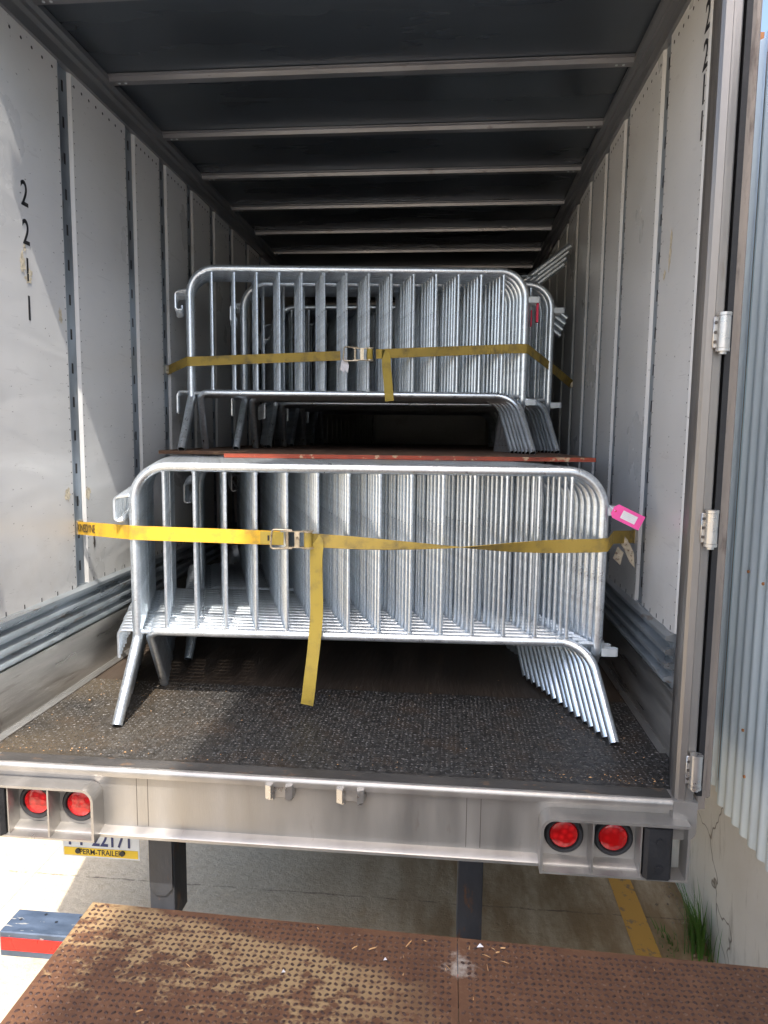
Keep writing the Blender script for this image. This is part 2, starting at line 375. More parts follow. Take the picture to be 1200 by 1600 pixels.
        e = b+4*(n-1); s.f.append([e, e+1, e+2, e+3]); s.mi.append(mi)
        return s
    def build(s, name, mats, parent=None, smooth=False):
        me = bpy.data.meshes.new(name); off = Vector((0, 0, 0))
        if parent is not None:
            p = parent
            while p is not None: off += Vector(p.get('_o', (0, 0, 0))); p = p.parent
        me.from_pydata([tuple(v-off) for v in s.v], [], s.f)
        if not isinstance(mats, (list, tuple)): mats = [mats]
        for m in mats: me.materials.append(m)
        me.polygons.foreach_set('material_index', s.mi)
        import bmesh
        bm = bmesh.new(); bm.from_mesh(me); bmesh.ops.recalc_face_normals(bm, faces=bm.faces); bm.to_mesh(me); bm.free()
        if smooth:
            me.polygons.foreach_set('use_smooth', [True]*len(me.polygons))
            try: me.set_sharp_from_angle(angle=R(40))
            except Exception: pass
        me.update()
        o = bpy.data.objects.new(name, me); col.objects.link(o)
        if parent is not None: o.parent = parent
        return o
def tag(o, label=None, cat=None, group=None, kind=None):
    if label: o['label'] = label
    if cat: o['category'] = cat
    if group: o['group'] = group
    if kind: o['kind'] = kind
    return o
def empty(name, loc=(0, 0, 0), rz=0):
    o = bpy.data.objects.new(name, None); col.objects.link(o); o.location = loc; o.rotation_euler = (0, 0, rz)
    o.empty_display_size = .1; o['_o'] = tuple(loc); return o
def rpath(pts, rad, seg=8):
    pts = [Vector(p) for p in pts]; out = [pts[0]]
    for i in range(1, len(pts)-1):
        a, b, c = pts[i-1], pts[i], pts[i+1]; r = rad[i-1]
        d1 = (a-b); d2 = (c-b); l1, l2 = d1.length, d2.length; d1.normalize(); d2.normalize()
        ang = d1.angle(d2); k = r/math.tan(ang/2) if ang < math.pi-1e-3 else 0
        k = min(k, l1*.48, l2*.48)
        if k < 1e-5: out.append(b); continue
        rr = k*math.tan(ang/2); p0 = b+d1*k; p1 = b+d2*k
        cen = b+(d1+d2).normalized()*(rr/math.sin(ang/2))
        v0 = p0-cen; v1 = p1-cen; th = v0.angle(v1)
        for j in range(seg+1):
            f = j/seg
            out.append(cen + (math.sin((1-f)*th)*v0+math.sin(f*th)*v1)/math.sin(th))
    out.append(pts[-1]); return out
def text_mesh(s, size, mat, parent, M4, name='lettering', ext=.0006, sx=1.0, bold=0.):
    cu = bpy.data.curves.new(name, 'FONT'); cu.body = s; cu.size = size; cu.extrude = ext; cu.align_x = 'CENTER'; cu.align_y = 'CENTER'; cu.offset = bold
    ob = bpy.data.objects.new(name, cu); col.objects.link(ob)
    dg = bpy.context.evaluated_depsgraph_get(); me = bpy.data.meshes.new_from_object(ob.evaluated_get(dg))
    bpy.data.objects.remove(ob); bpy.data.curves.remove(cu)
    me.transform(Matrix.Diagonal((sx, 1, 1, 1))); me.transform(M4)
    off = Vector((0, 0, 0)); p = parent
    while p is not None: off += Vector(p.get('_o', (0, 0, 0))); p = p.parent
    me.transform(Matrix.Translation(-off)); me.materials.clear(); me.materials.append(mat)
    o = bpy.data.objects.new(name, me); col.objects.link(o); o.parent = parent; return o
def frame(o, x, y):   # matrix from origin, x axis, y axis
    x = Vector(x).normalized(); y = Vector(y).normalized(); z = x.cross(y)
    return Matrix(((x.x, y.x, z.x, o[0]), (x.y, y.y, z.y, o[1]), (x.z, y.z, z.z, o[2]), (0, 0, 0, 1)))

# ================================================================== SETTING
g = MB(); gz = -1.2
g.add([(-600, -600, gz), (600, -600, gz), (600, 600, gz), (-600, 600, gz)], [(0, 1, 2, 3)])
tag(g.build('ground', M['ground']), kind='structure')
yl = MB(); yl.add([(1.315, -4, gz+.004), (1.42, -4, gz+.004), (1.47, 18, gz+.004), (1.335, 18, gz+.004)], [(0, 1, 2, 3)])
o = yl.build('road_marking', M['yline']); tag(o, kind='structure')

# ---- warehouse beside the trailer
bl = empty('warehouse', (1.68, 6, gz))
tag(bl, 'pale blue corrugated warehouse wall on a cracked white concrete base, right of the trailer', 'building')
b = MB(); b.prism([(1.685, gz-.3), (1.635, -.33), (3.2, -.33), (3.2, gz-.3)], 'y', -1.5, 22)
b.build('concrete_base', M['base'], bl)
def corr(y0, y1, x, z0, z1, pitch=.076, amp=.0075):
    m = MB(); n = int((y1-y0)/pitch*8); prof = []
    for i in range(n+1):
        y = y0+(y1-y0)*i/n; ph = (y/pitch) % 1
        h = amp*max(-1, min(1, 1.6*math.sin(6.283*ph))); prof.append((x-h, y))
    for a, bb in ((z0, z1),):
        vs = [(p[0], p[1], a) for p in prof]+[(p[0], p[1], bb) for p in prof]
        k = len(prof); m.add(vs, [[i+1, i, k+i, k+i+1] for i in range(k-1)])
    return m
for (y0, y1, x, z0) in ((-1.5, .9, 1.598, -.42), (.88, 2.93, 1.604, -.40), (2.9, 5.2, 1.596, -.345), (5.15, 7.6, 1.603, -.36), (7.55, 12, 1.597, -.35), (11.9, 22, 1.603, -.35)):
    corr(y0, y1, x, z0, 2.69).build('siding_sheet', M['siding'], bl, True)
b = MB(); b.box((1.63, -1.4, -.34), (1.75, 21.9, 2.66)); b.build('inner_wall', M['sidingrust'], bl)
b = MB(); b.box((1.66, -1.45, 2.70), (3.3, 22, 2.76)); b.build('roof_edge', M['siding'], bl)
b = MB(); b.box((1.60, 3.05, 2.60), (1.635, 3.12, 2.76)); b.build('flashing_post', M['sidingrust'], bl)
for (y, z) in ((2.62, .62), (2.75, .64), (2.66, -.15), (2.70, .02), (2.5, 1.3), (2.62, 1.92)):
    b = MB(); b.disc((1.592, y, z), (-1, 0, 0), .006, 8, .006); b.build('screw', M['sidingrust'], bl)

# ---- canopy added out of view, high behind the camera, to shade the right part
cn = empty('added_shade_canopy', (4.9, -6, gz))
tag(cn, 'unseen grey canopy added high behind the camera to shade the right side', 'canopy')
CE = .52
b = MB(); b.box((CE, -4.8, 8.0), (2.4, .2, 8.08)); b.build('shade_canopy_roof', M['canopy'], cn)
b = MB(); b.box((CE, -4.8, 7.8), (CE+.06, .2, 8.0)); b.box((CE+.06, .1, 7.8), (2.4, .2, 8.0)); b.build('shade_canopy_beam', M['canopy'], cn)
for x, y in ((2.25, -4.6), (.75, -4.6)):
    b = MB(); b.box((x-.1, y-.1, gz), (x+.1, y+.1, 8)); b.build('shade_canopy_post', M['canopy'], cn)

# ---- dock plate the photographer stands on
DZ = -.25
dk = empty('dock_plate', (0, 0, DZ))
tag(dk, 'rusty raised-pattern steel dock plate in the foreground, sandy at its left corner', 'dock plate')
SL = -.0285
yf = lambda x: 1.832+SL*(x+.602)
for (x0, x1) in ((-.612, .4725), (.4745, 1.62)):
    b = MB()
    ym = -.9
    b.add([(x0, ym, DZ-.014), (x1, ym, DZ-.014), (x1, yf(x1), DZ-.014), (x0, yf(x0), DZ-.014), (x0, ym, DZ), (x1, ym, DZ), (x1, yf(x1), DZ), (x0, yf(x0), DZ)],
          [(3, 2, 1, 0), (4, 5, 6, 7), (0, 1, 5, 4), (1, 2, 6, 5), (2, 3, 7, 6), (3, 0, 4, 7)])
    # raised lugs in alternating diagonals
    P = .0180; iy0 = int(.55/P); 
    for iy in range(iy0, int(1.85/P)):
        for ix in range(int(x0/P)-1, int(x1/P)+2):
            cx = ix*P+rnd.uniform(-.0008, .0008); cy = iy*P+rnd.uniform(-.0008, .0008)
            if not (x0+.012 < cx < x1-.012) or cy > yf(cx)-.012: continue
            a = R(38) if (ix+iy) % 2 else R(142)
            a += R(rnd.uniform(-5, 5)); L, Wd, H = .0080*rnd.uniform(.85, 1.05), .0050, .0027
            ca, sa = math.cos(a), math.sin(a)
            ring = [(1, 0), (.62, .75), (-.62, .75), (-1, 0), (-.62, -.75), (.62, -.75)]
            vs = [(cx+(u*L*ca-v*Wd*sa), cy+(u*L*sa+v*Wd*ca), DZ-.0004) for u, v in ring]
            vs += [(cx+(u*L*ca-v*Wd*sa)*.55+0, cy+(u*L*sa+v*Wd*ca)*.55, DZ+H) for u, v in ring]
            vs = vs[:6]+[(cx+.55*(u*L*ca-v*Wd*sa), cy+.55*(u*L*sa+v*Wd*ca), DZ+H) for u, v in ring]
            b.add(vs, [(i, (i+1) % 6, 6+(i+1) % 6, 6+i) for i in range(6)]+[tuple(range(6, 12))], 1)
    b.build('plate', [M['dock'], M['docklug']], dk)
b = MB(); b.box((-.60, -.9, DZ-.09), (-.585, 1.76, DZ-.0145)); b.box((-.584, 1.66, DZ-.09), (1.6, 1.675, DZ-.0145)); b.build('edge_beam', M['blacksteel'], dk)
b = MB(); b.box((-3.5, -9, gz), (1.60, -.905, DZ-.002), bev=.02); o = b.build('loading_dock', M['dockconc']); o.parent = None
tag(o, 'grey concrete loading dock block behind the photographer, carrying the rusty dock plate', 'loading dock')
spl = MB()
for i in range(24):
    if i < 15: x = rnd.gauss(.36, .16); y = rnd.gauss(1.70, .05)
    else: x = rnd.uniform(-.5, 1.2); y = rnd.uniform(1.42, 1.78)
    if y > yf(x)-.02 or not -.58 < x < 1.3: continue
    a = rnd.uniform(0, 3.14); L = rnd.uniform(.003, .014); wd = rnd.uniform(.0008, .002); z = DZ+.0042+rnd.uniform(0, .002)
    c, s_ = math.cos(a), math.sin(a)
    spl.add([(x-c*L-s_*wd, y-s_*L+c*wd, z), (x+c*L, y+s_*L, z+.002), (x+c*L*.8+s_*wd, y+s_*L*.8-c*wd, z), (x-c*L+s_*wd, y-s_*L-c*wd, z-.001), (x, y, z+.003)],
            [(0, 1, 4), (1, 2, 4), (2, 3, 4), (3, 0, 4), (3, 2, 1, 0)])
tag(spl.build('wood_splinters', M['splinter']), 'loose pale wood splinters scattered over the rusty dock plate', 'debris', kind='stuff')
b = MB()
for (x, y, s_) in ((.535, 1.765, .009), (.28, 1.69, .005), (.02, 1.62, .005)):
    b.add([(x-s_, y, DZ+.004), (x, y-s_*.5, DZ+.009), (x+s_*1.2, y+.002, DZ+.005), (x, y+s_*.7, DZ+.012)], [(0, 1, 3), (1, 2, 3), (0, 3, 2), (0, 2, 1)])
tag(b.build('paper_scraps', M['paper']), 'tiny white scraps lying on the rusty dock plate', 'litter', kind='stuff')

# ---- grass tuft, rubble at the wall foot
def blades(cx, cy, n, hmin, hmax, spread, lean):
    m = MB()
    for i in range(n):
        a = rnd.uniform(0, 6.283); r = abs(rnd.gauss(0, spread)); x = cx+r*math.cos(a)*.6; y = cy+r*math.sin(a)
        x = min(x, 1.655); h = rnd.uniform(hmin, hmax); L = rnd.uniform(.1, lean)*h; d = Vector((-abs(math.cos(a))*.8, math.sin(a), 0)); wd = rnd.uniform(.0025, .0045)
        sd_ = Vector((math.cos(a+1.57), math.sin(a+1.57), 0))*wd; prev = None; vs = []; k = 5
        for j in range(k+1):
            f = j/k; p = Vector((x, y, gz-.01))+Vector((0, 0, h*(f-.25*f*f*L/h)))+d*L*f*f; ww = sd_*(1-f)**.7
            vs += [p-ww, p+ww]
        m.add(vs, [(2*j, 2*j+1, 2*j+3, 2*j+2) for j in range(k)])
    return m
tag(blades(1.63, 3.07, 150, .08, .34, .075, .6).build('grass_tuft', M['grass']), 'tall green grass tuft growing at the foot of the concrete wall', 'grass tuft')
tag(blades(1.50, 3.1, 60, .02, .06, .06, 1.2).build('low_weeds', M['grass']), 'low sparse weeds on the ground left of the tall grass tuft', 'weeds', kind='stuff')
rb = MB()
for i in range(260):
    y = rnd.uniform(2.7, 5.5); x = 1.655-abs(rnd.gauss(0, .05)); s_ = rnd.uniform(.003, .012)*(1.3 if rnd.random() < .15 else 1)
    c = Vector((x, y, gz+s_*.3)); vs = [c+Vector((rnd.uniform(.6, 1)*s_*dx, rnd.uniform(.6, 1)*s_*dy, rnd.uniform(.5, .9)*s_*dz)) for dx, dy, dz in ((1, 0, 0), (-1, 0, 0), (0, 1, 0), (0, -1, 0), (0, 0, 1), (0, 0, -1))]
    rb.add(vs, [(0, 2, 4), (2, 1, 4), (1, 3, 4), (3, 0, 4), (2, 0, 5), (1, 2, 5), (3, 1, 5), (0, 3, 5)])
tag(rb.build('rubble', M['stone']), 'small loose stones and dirt along the foot of the concrete wall', 'rubble', kind='stuff')

# ================================================================== TRAILER
YR, YE = 2.17, 15.8
tr = empty('semi_trailer', (0, YR, 0))
tag(tr, 'open box semi-trailer with white lined walls and stainless rear sill, backed up to the dock', 'trailer')
# floor
b = MB(); b.box((-1.25, 2.238, -.03), (1.25, 2.99, 0.0))
P = .0175
for iy in range(int(2.25/P), int(2.985/P)+1):
    for ix in range(int(-1.24/P), int(1.24/P)+1):
        cx = ix*P+rnd.uniform(-.003, .003); cy = iy*P+rnd.uniform(-.003, .003)
        if cy < 2.246 or cy > 2.982: continue
        if rnd.random() < .12: continue
        a = R(40) if (ix+iy) % 2 else R(140); a += R(rnd.uniform(-24, 24)); L, Wd, H = .0084*rnd.uniform(.6, 1.05), .0026, .0020*rnd.uniform(.5, 1)
        ca, sa = math.cos(a), math.sin(a); ring = [(1, 0), (.1, .9), (-1, 0), (-.1, -.9)]
        vs = [(cx+(u*L*ca-v*Wd*sa), cy+(u*L*sa+v*Wd*ca), -.0003) for u, v in ring]+[(cx+.5*(u*L*ca-v*Wd*sa), cy+.5*(u*L*sa+v*Wd*ca), H) for u, v in ring]
        b.add(vs, [(i, (i+1) % 4, 4+(i+1) % 4, 4+i) for i in range(4)]+[(4, 5, 6, 7)], 1)
b.build('treadplate_floor', [M['tread'], M['lugs']], tr)
b = MB(); b.box((-1.25, 2.992, -.04), (1.25, YE, -.003)); b.build('deck_floor', M['floor'], tr)
dbr = MB()
for i in range(240):
    x = rnd.choice([rnd.uniform(-1.2, 1.2), rnd.gauss(1.05, .12), rnd.gauss(-1.0, .15)]); y = rnd.choice([rnd.uniform(2.25, 3.2), rnd.gauss(2.27, .02)])
    if not -1.19 < x < 1.2 or y < 2.25: continue
    s_ = rnd.uniform(.001, .0035)*(2 if rnd.random() < .06 else 1); c = Vector((x, y, .004))
    vs = [c+Vector((rnd.uniform(.5, 1.4)*s_*dx, rnd.uniform(.5, 1)*s_*dy, .5*s_*dz)) for dx, dy, dz in ((1, 0, 0), (-1, 0, 0), (0, 1, 0), (0, -1, 0), (0, 0, 1), (0, 0, -1))]
    dbr.add(vs, [(0, 2, 4), (2, 1, 4), (1, 3, 4), (3, 0, 4), (2, 0, 5), (1, 2, 5), (3, 1, 5), (0, 3, 5)])
tag(dbr.build('wood_crumbs', M['splinter']), 'tiny wood crumbs scattered on the black trailer floor', 'debris', kind='stuff')
# outer shell
b = MB(); b.box((-1.270, 2.30, -.20), (-1.262, YE+.1, 2.86)); b.build('side_skin', M['outer'], tr)
b = MB(); b.box((1.262, 2.30, -.20), (1.270, YE+.1, 2.86)); b.build('side_skin', M['outer'], tr)
b = MB(); b.box((-1.261, YE, -.2), (1.261, YE+.1, 2.85)); b.build('front_wall', M['white'], tr)
b = MB(); b.box((-1.261, 2.26, 2.80), (1.261, YE-.002, 2.84)); b.build('roof', M['roof'], tr)
b = MB()
for k in range(12):
    b.box((-1.27, 3+k, -.17), (1.27, 3.08+k, -.05))
b.build('crossmembers', M['blacksteel'], tr)
b = MB(); b.box((-.55, 2.6, -.40), (-.42, YE, -.18)); b.box((.42, 2.6, -.40), (.55, YE, -.18)); b.build('chassis_rail', M['blacksteel'], tr)
for k in range(2):
    for s_ in (-1, 1):
        wh = MB(); yc = 6.2+k*1.25
        wh.tube([(s_*.78, yc, gz+.5), (s_*1.28, yc, gz+.5)], .5, 28); wo = wh.build('wheel', M['black'], tr, True)
        rm = MB(); rm.tube([(s_*1.281, yc, gz+.5), (s_*1.295, yc, gz+.5)], .28, 24); rm.build('rim', M['galv'], wo, True)
# roof bows
k = 0
for i in range(-1, 21):
    y = 3.28+.6096*i
    if y > YE-.1: break
    b = MB(); zt = 2.797
    b.prism([(y-.036, zt), (y-.036, zt-.006), (y-.021, zt-.008), (y-.018, zt-.027), (y+.020, zt-.027), (y+.023, zt-.008), (y+.038, zt-.006), (y+.038, zt)], 'x', -1.19, 1.19)
    b.build('roof_bow', M['bow'], tr)
    b = MB()
    for s_ in (-1, 1):
        for dx in (0, .03):
            b.disc((s_*(1.145-dx), y, zt-.0275), (0, 0, -1), .006, 8, .002)
    # rivets are a surface detail of the bow
    if i < 8: tag(b.build('bow_rivets', M['tab'], col.objects[-1] if False else bpy.data.objects[[o.name for o in tr.children if o.name.startswith('roof_bow')][-1]]), kind='stuff')
for s_ in (-1, 1):
    b = MB(); X = lambda v: s_*v
    b.prism([(X(1.261), 2.797), (X(1.185), 2.797), (X(1.185), 2.772), (X(1.205), 2.762), (X(1.205), 2.742), (X(1.226), 2.735), (X(1.226), 2.688), (X(1.261), 2.688)], 'y', 2.27, YE-.003)
    b.build('top_rail', M['rail'], tr)
    # scuff band: horizontal ribs
    z0, z1 = .25, .455; prof = []
    n = 4; 
    for j in range(n):
        za = z0+(z1-z0)*j/n; h = (z1-z0)/n
        prof += [(X(1.243), za), (X(1.243), za+h*.30), (X(1.214), za+h*.45), (X(1.214), za+h*.72), (X(1.243), za+h*.92)]
    prof += [(X(1.243), z1), (X(1.2605), z1), (X(1.2605), z0)]
    b = MB(); b.prism(prof, 'y', 2.50 if s_ > 0 else 2.275, YE-.003); b.build('scuff_band', M['scuff'], tr)
    b = MB(); b.box((X(1.238), 2.45 if s_ > 0 else 2.27, .003), (X(1.2605), YE-.003, .2475)); b.box((X(1.232), 2.45 if s_ > 0 else 2.27, .236), (X(1.2375), YE-.003, .2475)); b.build('kick_plate', M['kick'], tr)
    b = MB(); b.prism([(X(1.237), .0015), (X(1.237), .020), (X(1.230), .020), (X(1.214), .005), (X(1.214), .0015)], 'y', 2.5 if s_ > 0 else 2.28, YE-.003); b.build('floor_angle', M['kick'], tr)
# wall panels and posts
pan = [(2.475, 2.915), (3.003, 3.522), (3.612, 3.935)]
y = 3.95
while y < YE-.45: pan.append((y+.070, y+.400)); y += .415
white_panels = {}
for s_ in (-1, 1):
    for i, (ya, yb) in enumerate(pan):
        if s_ < 0 and i == 0: ya = 2.35
        zb = .452+rnd.uniform(-.012, .006)
        b = MB()
        xi, xo = s_*1.240, s_*1.2508
        # rounded near edge, slightly uneven bottom edge
        ny = 7; bot = [zb+rnd.uniform(-.006, .006) for _ in range(ny)]; top = 2.69
        vs = []; 
        for j in range(ny):
            yy = max(ya+.017, ya+(yb-ya)*j/(ny-1)); vs += [(xi, yy, bot[j]), (xi, yy, top)]
        fs = [(2*j, 2*j+1, 2*j+3, 2*j+2) for j in range(ny-1)]
        nb = len(vs)
        for j in range(ny):
            yy = ya+(yb-ya)*j/(ny-1); vs += [(xo, yy, bot[j]), (xo, yy, top)]
        fs += [(nb+2*j, nb+2*j+2, nb+2*j+3, nb+2*j+1) for j in range(ny-1)]
        fs += [(2*j, 2*j+2, nb+2*j+2, nb+2*j) for j in range(ny-1)]+[(2*j+1, nb+2*j+1, nb+2*j+3, 2*j+3) for j in range(ny-1)]
        fs += [(0, nb, nb+1, 1), (2*ny-2, 2*ny-1, nb+2*ny-1, nb+2*ny-2)]
        b.add(vs, fs); wp = b.build('wall_panel', M['white'], tr)
        white_panels[s_, i] = wp
        if i < 9:
            r = MB(); q = s_*1.2398; nrm = (-s_, 0, 0); n = 8 if yb-ya > .4 else 6
            for j in range(n): r.disc((q, ya+.04+(yb-ya-.08)*j/(n-1), 2.645), nrm, .0065, 8, .0006)
            if i < 5:
                m_ = 46
                for j in range(m_):
                    zz = .50+2.12*j/(m_-1)
                    r.disc((q, yb-.010, zz), nrm, .0030, 6, .0006); r.disc((q, ya+.026, zz+.02), nrm, .0028, 6, .0006)
            for j in range(5): r.box((q, ya+.06+(yb-ya-.1)*j/4-.002, zb+.005), (q-s_*.0012, ya+.06+(yb-ya-.1)*j/4+.003, zb+.022))
            tag(r.build('rivets', M['dark_dot'], wp), kind='stuff')
        # post behind the gap after this panel
        yn = pan[i+1][0] if i+1 < len(pan) else yb+.06
        b = MB(); b.box((s_*1.2518, yb-.015, .456), (s_*1.2605, yn+.015, 2.687)); ps = b.build('wall_post', M['post'], tr)
        b = MB(); b.box((s_*1.246, yb+.001, .456), (s_*1.2517, yb+.020, 2.687)); b.build('post_flange', M['post'], ps)
        if i < 8:
            r = MB(); yc = (yb+yn)/2+.008
            for j in range(15): r.box((s_*1.2517, yc-.006, .52+j*.148), (s_*1.2508, yc+.007, .565+j*.148))
            tag(r.build('post_slots', M['ink'], ps), kind='stuff')
# glue remnants and torn spots on the panels (irregular patches)
def patch(s_, i, cy, cz, ry, rz, mat, name, seed, n=22, holes=0):
    rr = random.Random(seed); vs = [(s_*1.2390, cy, cz)]
    for k in range(n):
        a = 6.283*k/n; r = rr.uniform(.45, 1.0); vs.append((s_*(1.2392-rr.uniform(0, .0010)), cy+ry*r*math.cos(a), cz+rz*r*math.sin(a)))
    m = MB(); m.add(vs, [(0, 1+k, 1+(k+1) % n) for k in range(n)]); m.build(name, mat, white_panels[s_, i])
for a in ((2.615, 1.80, .022, .05, 3), (2.645, 1.745, .028, .022, 5), (2.63, 1.86, .012, .022, 9), (2.66, 1.77, .02, .02, 10)):
    patch(-1, 0, *a[:4], M['glue'], 'glue_residue', a[4])
patch(-1, 0, 2.865, 1.64, .016, .045, M['glue'], 'glue_residue', 21)
patch(-1, 0, 2.87, .875, .03, .035, M['glue'], 'glue_residue', 22)
patch(-1, 1, 3.04, .87, .025, .045, M['glue'], 'glue_residue', 23)
patch(-1, 1, 3.08, .64, .012, .045, M['post_dark'], 'torn_spot', 24)
patch(1, 0, 2.78, 1.85, .02, .09, M['glue'], 'glue_residue', 26)
patch(1, 0, 2.84, 1.78, .018, .025, M['glue'], 'glue_residue', 27)
# painted numbers on both first panels
def digit(ch, pos, s_, h):
    x = (0, s_*-1 if False else (1 if s_ < 0 else -1), 0)
    Mx = frame(pos, (0, 1, 0) if s_ < 0 else (0, -1, 0), (0, 0, 1))
    return text_mesh(ch, h*1.38, M['ink'], white_panels[s_, 0], Mx, 'number', .0006, .72, .0012)
for ch, z in zip('2211', (2.062, 1.917, 1.772, 1.628)):
    digit(ch, (-1.2392, 2.645, z), -1, .098)
for ch, z in zip('2211', (2.53, 2.41, 2.30, 2.185)):
    digit(ch, (1.2392, 2.515, z), 1, .098)

# rear frame: posts, header, sill
for s_ in (-1, 1):
    X = lambda v: s_*v
    pi0 = 1.166 if s_ > 0 else 1.208
    b = MB()
    b.prism([(X(pi0), YR+.03), (X(pi0+.002), YR+.010), (X(pi0+.010), YR), (X(max(1.196, pi0+.02)), YR-.002), (X(max(1.200, pi0+.024)), YR+.005), (X(1.206 if s_ > 0 else 1.236), YR+.005), (X(1.222 if s_ > 0 else 1.238), YR+.006), (X(1.228 if s_ > 0 else 1.240), YR+.014), (X(1.242), YR+.09), (X(pi0+.012), YR+.09)], 'z', -.002, 2.84)
    po = b.build('rear_post', M['post_steel'], tr)
    b = MB(); b.prism([(X(pi0+.003), YR+.031), (X(pi0+.012), YR+.0905), (X(1.241), 2.472 if s_ > 0 else 2.262), (X(1.260), 2.472 if s_ > 0 else 2.262), (X(1.260), YR+.095), (X(1.236), YR+.0905)], 'z', 0.003, 2.797)
    b.build('post_reveal', M['post_dark'], po)
    b = MB(); b.box((X(1.243), YR+.03, .0), (X(1.2605), 2.298, 2.8)); b.build('door_seal', M['black'], po)
    for j, z in enumerate((.105, .88, 1.463, 2.6)):
        h = MB(); xc = X(1.219); yc = YR-.016
        h.tube([(xc, yc, z-.046), (xc, yc, z+.046)], .0185, 18)
        h.tube([(xc, yc, z-.056), (xc, yc, z-.047)], .0195, 18); h.tube([(xc, yc, z+.047), (xc, yc, z+.056)], .0195, 18)
        h.tube([(xc, yc, z-.064), (xc, yc, z-.056)], .011, 12)
        h.box((X(1.192), YR-.003, z-.046), (X(1.206), YR-.009, z+.046), bev=.002)
        hg = h.build('hinge', M['hinge'], tr, True)
        h = MB()
        for dz in (-.028, .0, .028): h.disc((X(1.198), YR-.009, z+dz), (0, -1, 0), .005, 8, .003)
        h.build('bolt', M['post_dark'], hg)
    # open door folded flat along the outside
    b = MB(); b.box((X(1.275), 2.262, -.04), (X(1.312), 3.47, 2.78), bev=.006); dr = b.build('door', M['doorgrey'], tr)
    b = MB(); b.prism([(X(1.246), 2.232), (X(1.256), 2.222), (X(1.284), 2.232), (X(1.290), 2.2615), (X(1.262), 2.2615)], 'z', -.06, 2.78); b.build('edge_gasket', M['doorgrey'], dr)
    b = MB(); b.box((X(1.313), 2.30, 0), (X(1.318), 3.45, 2.72)); b.build('door_sheet', M['outer'], dr)
b = MB(); b.box((-1.16, YR, 2.68), (1.16, YR+.085, 2.84), bev=.006); b.build('rear_header', M['stainless'], tr)
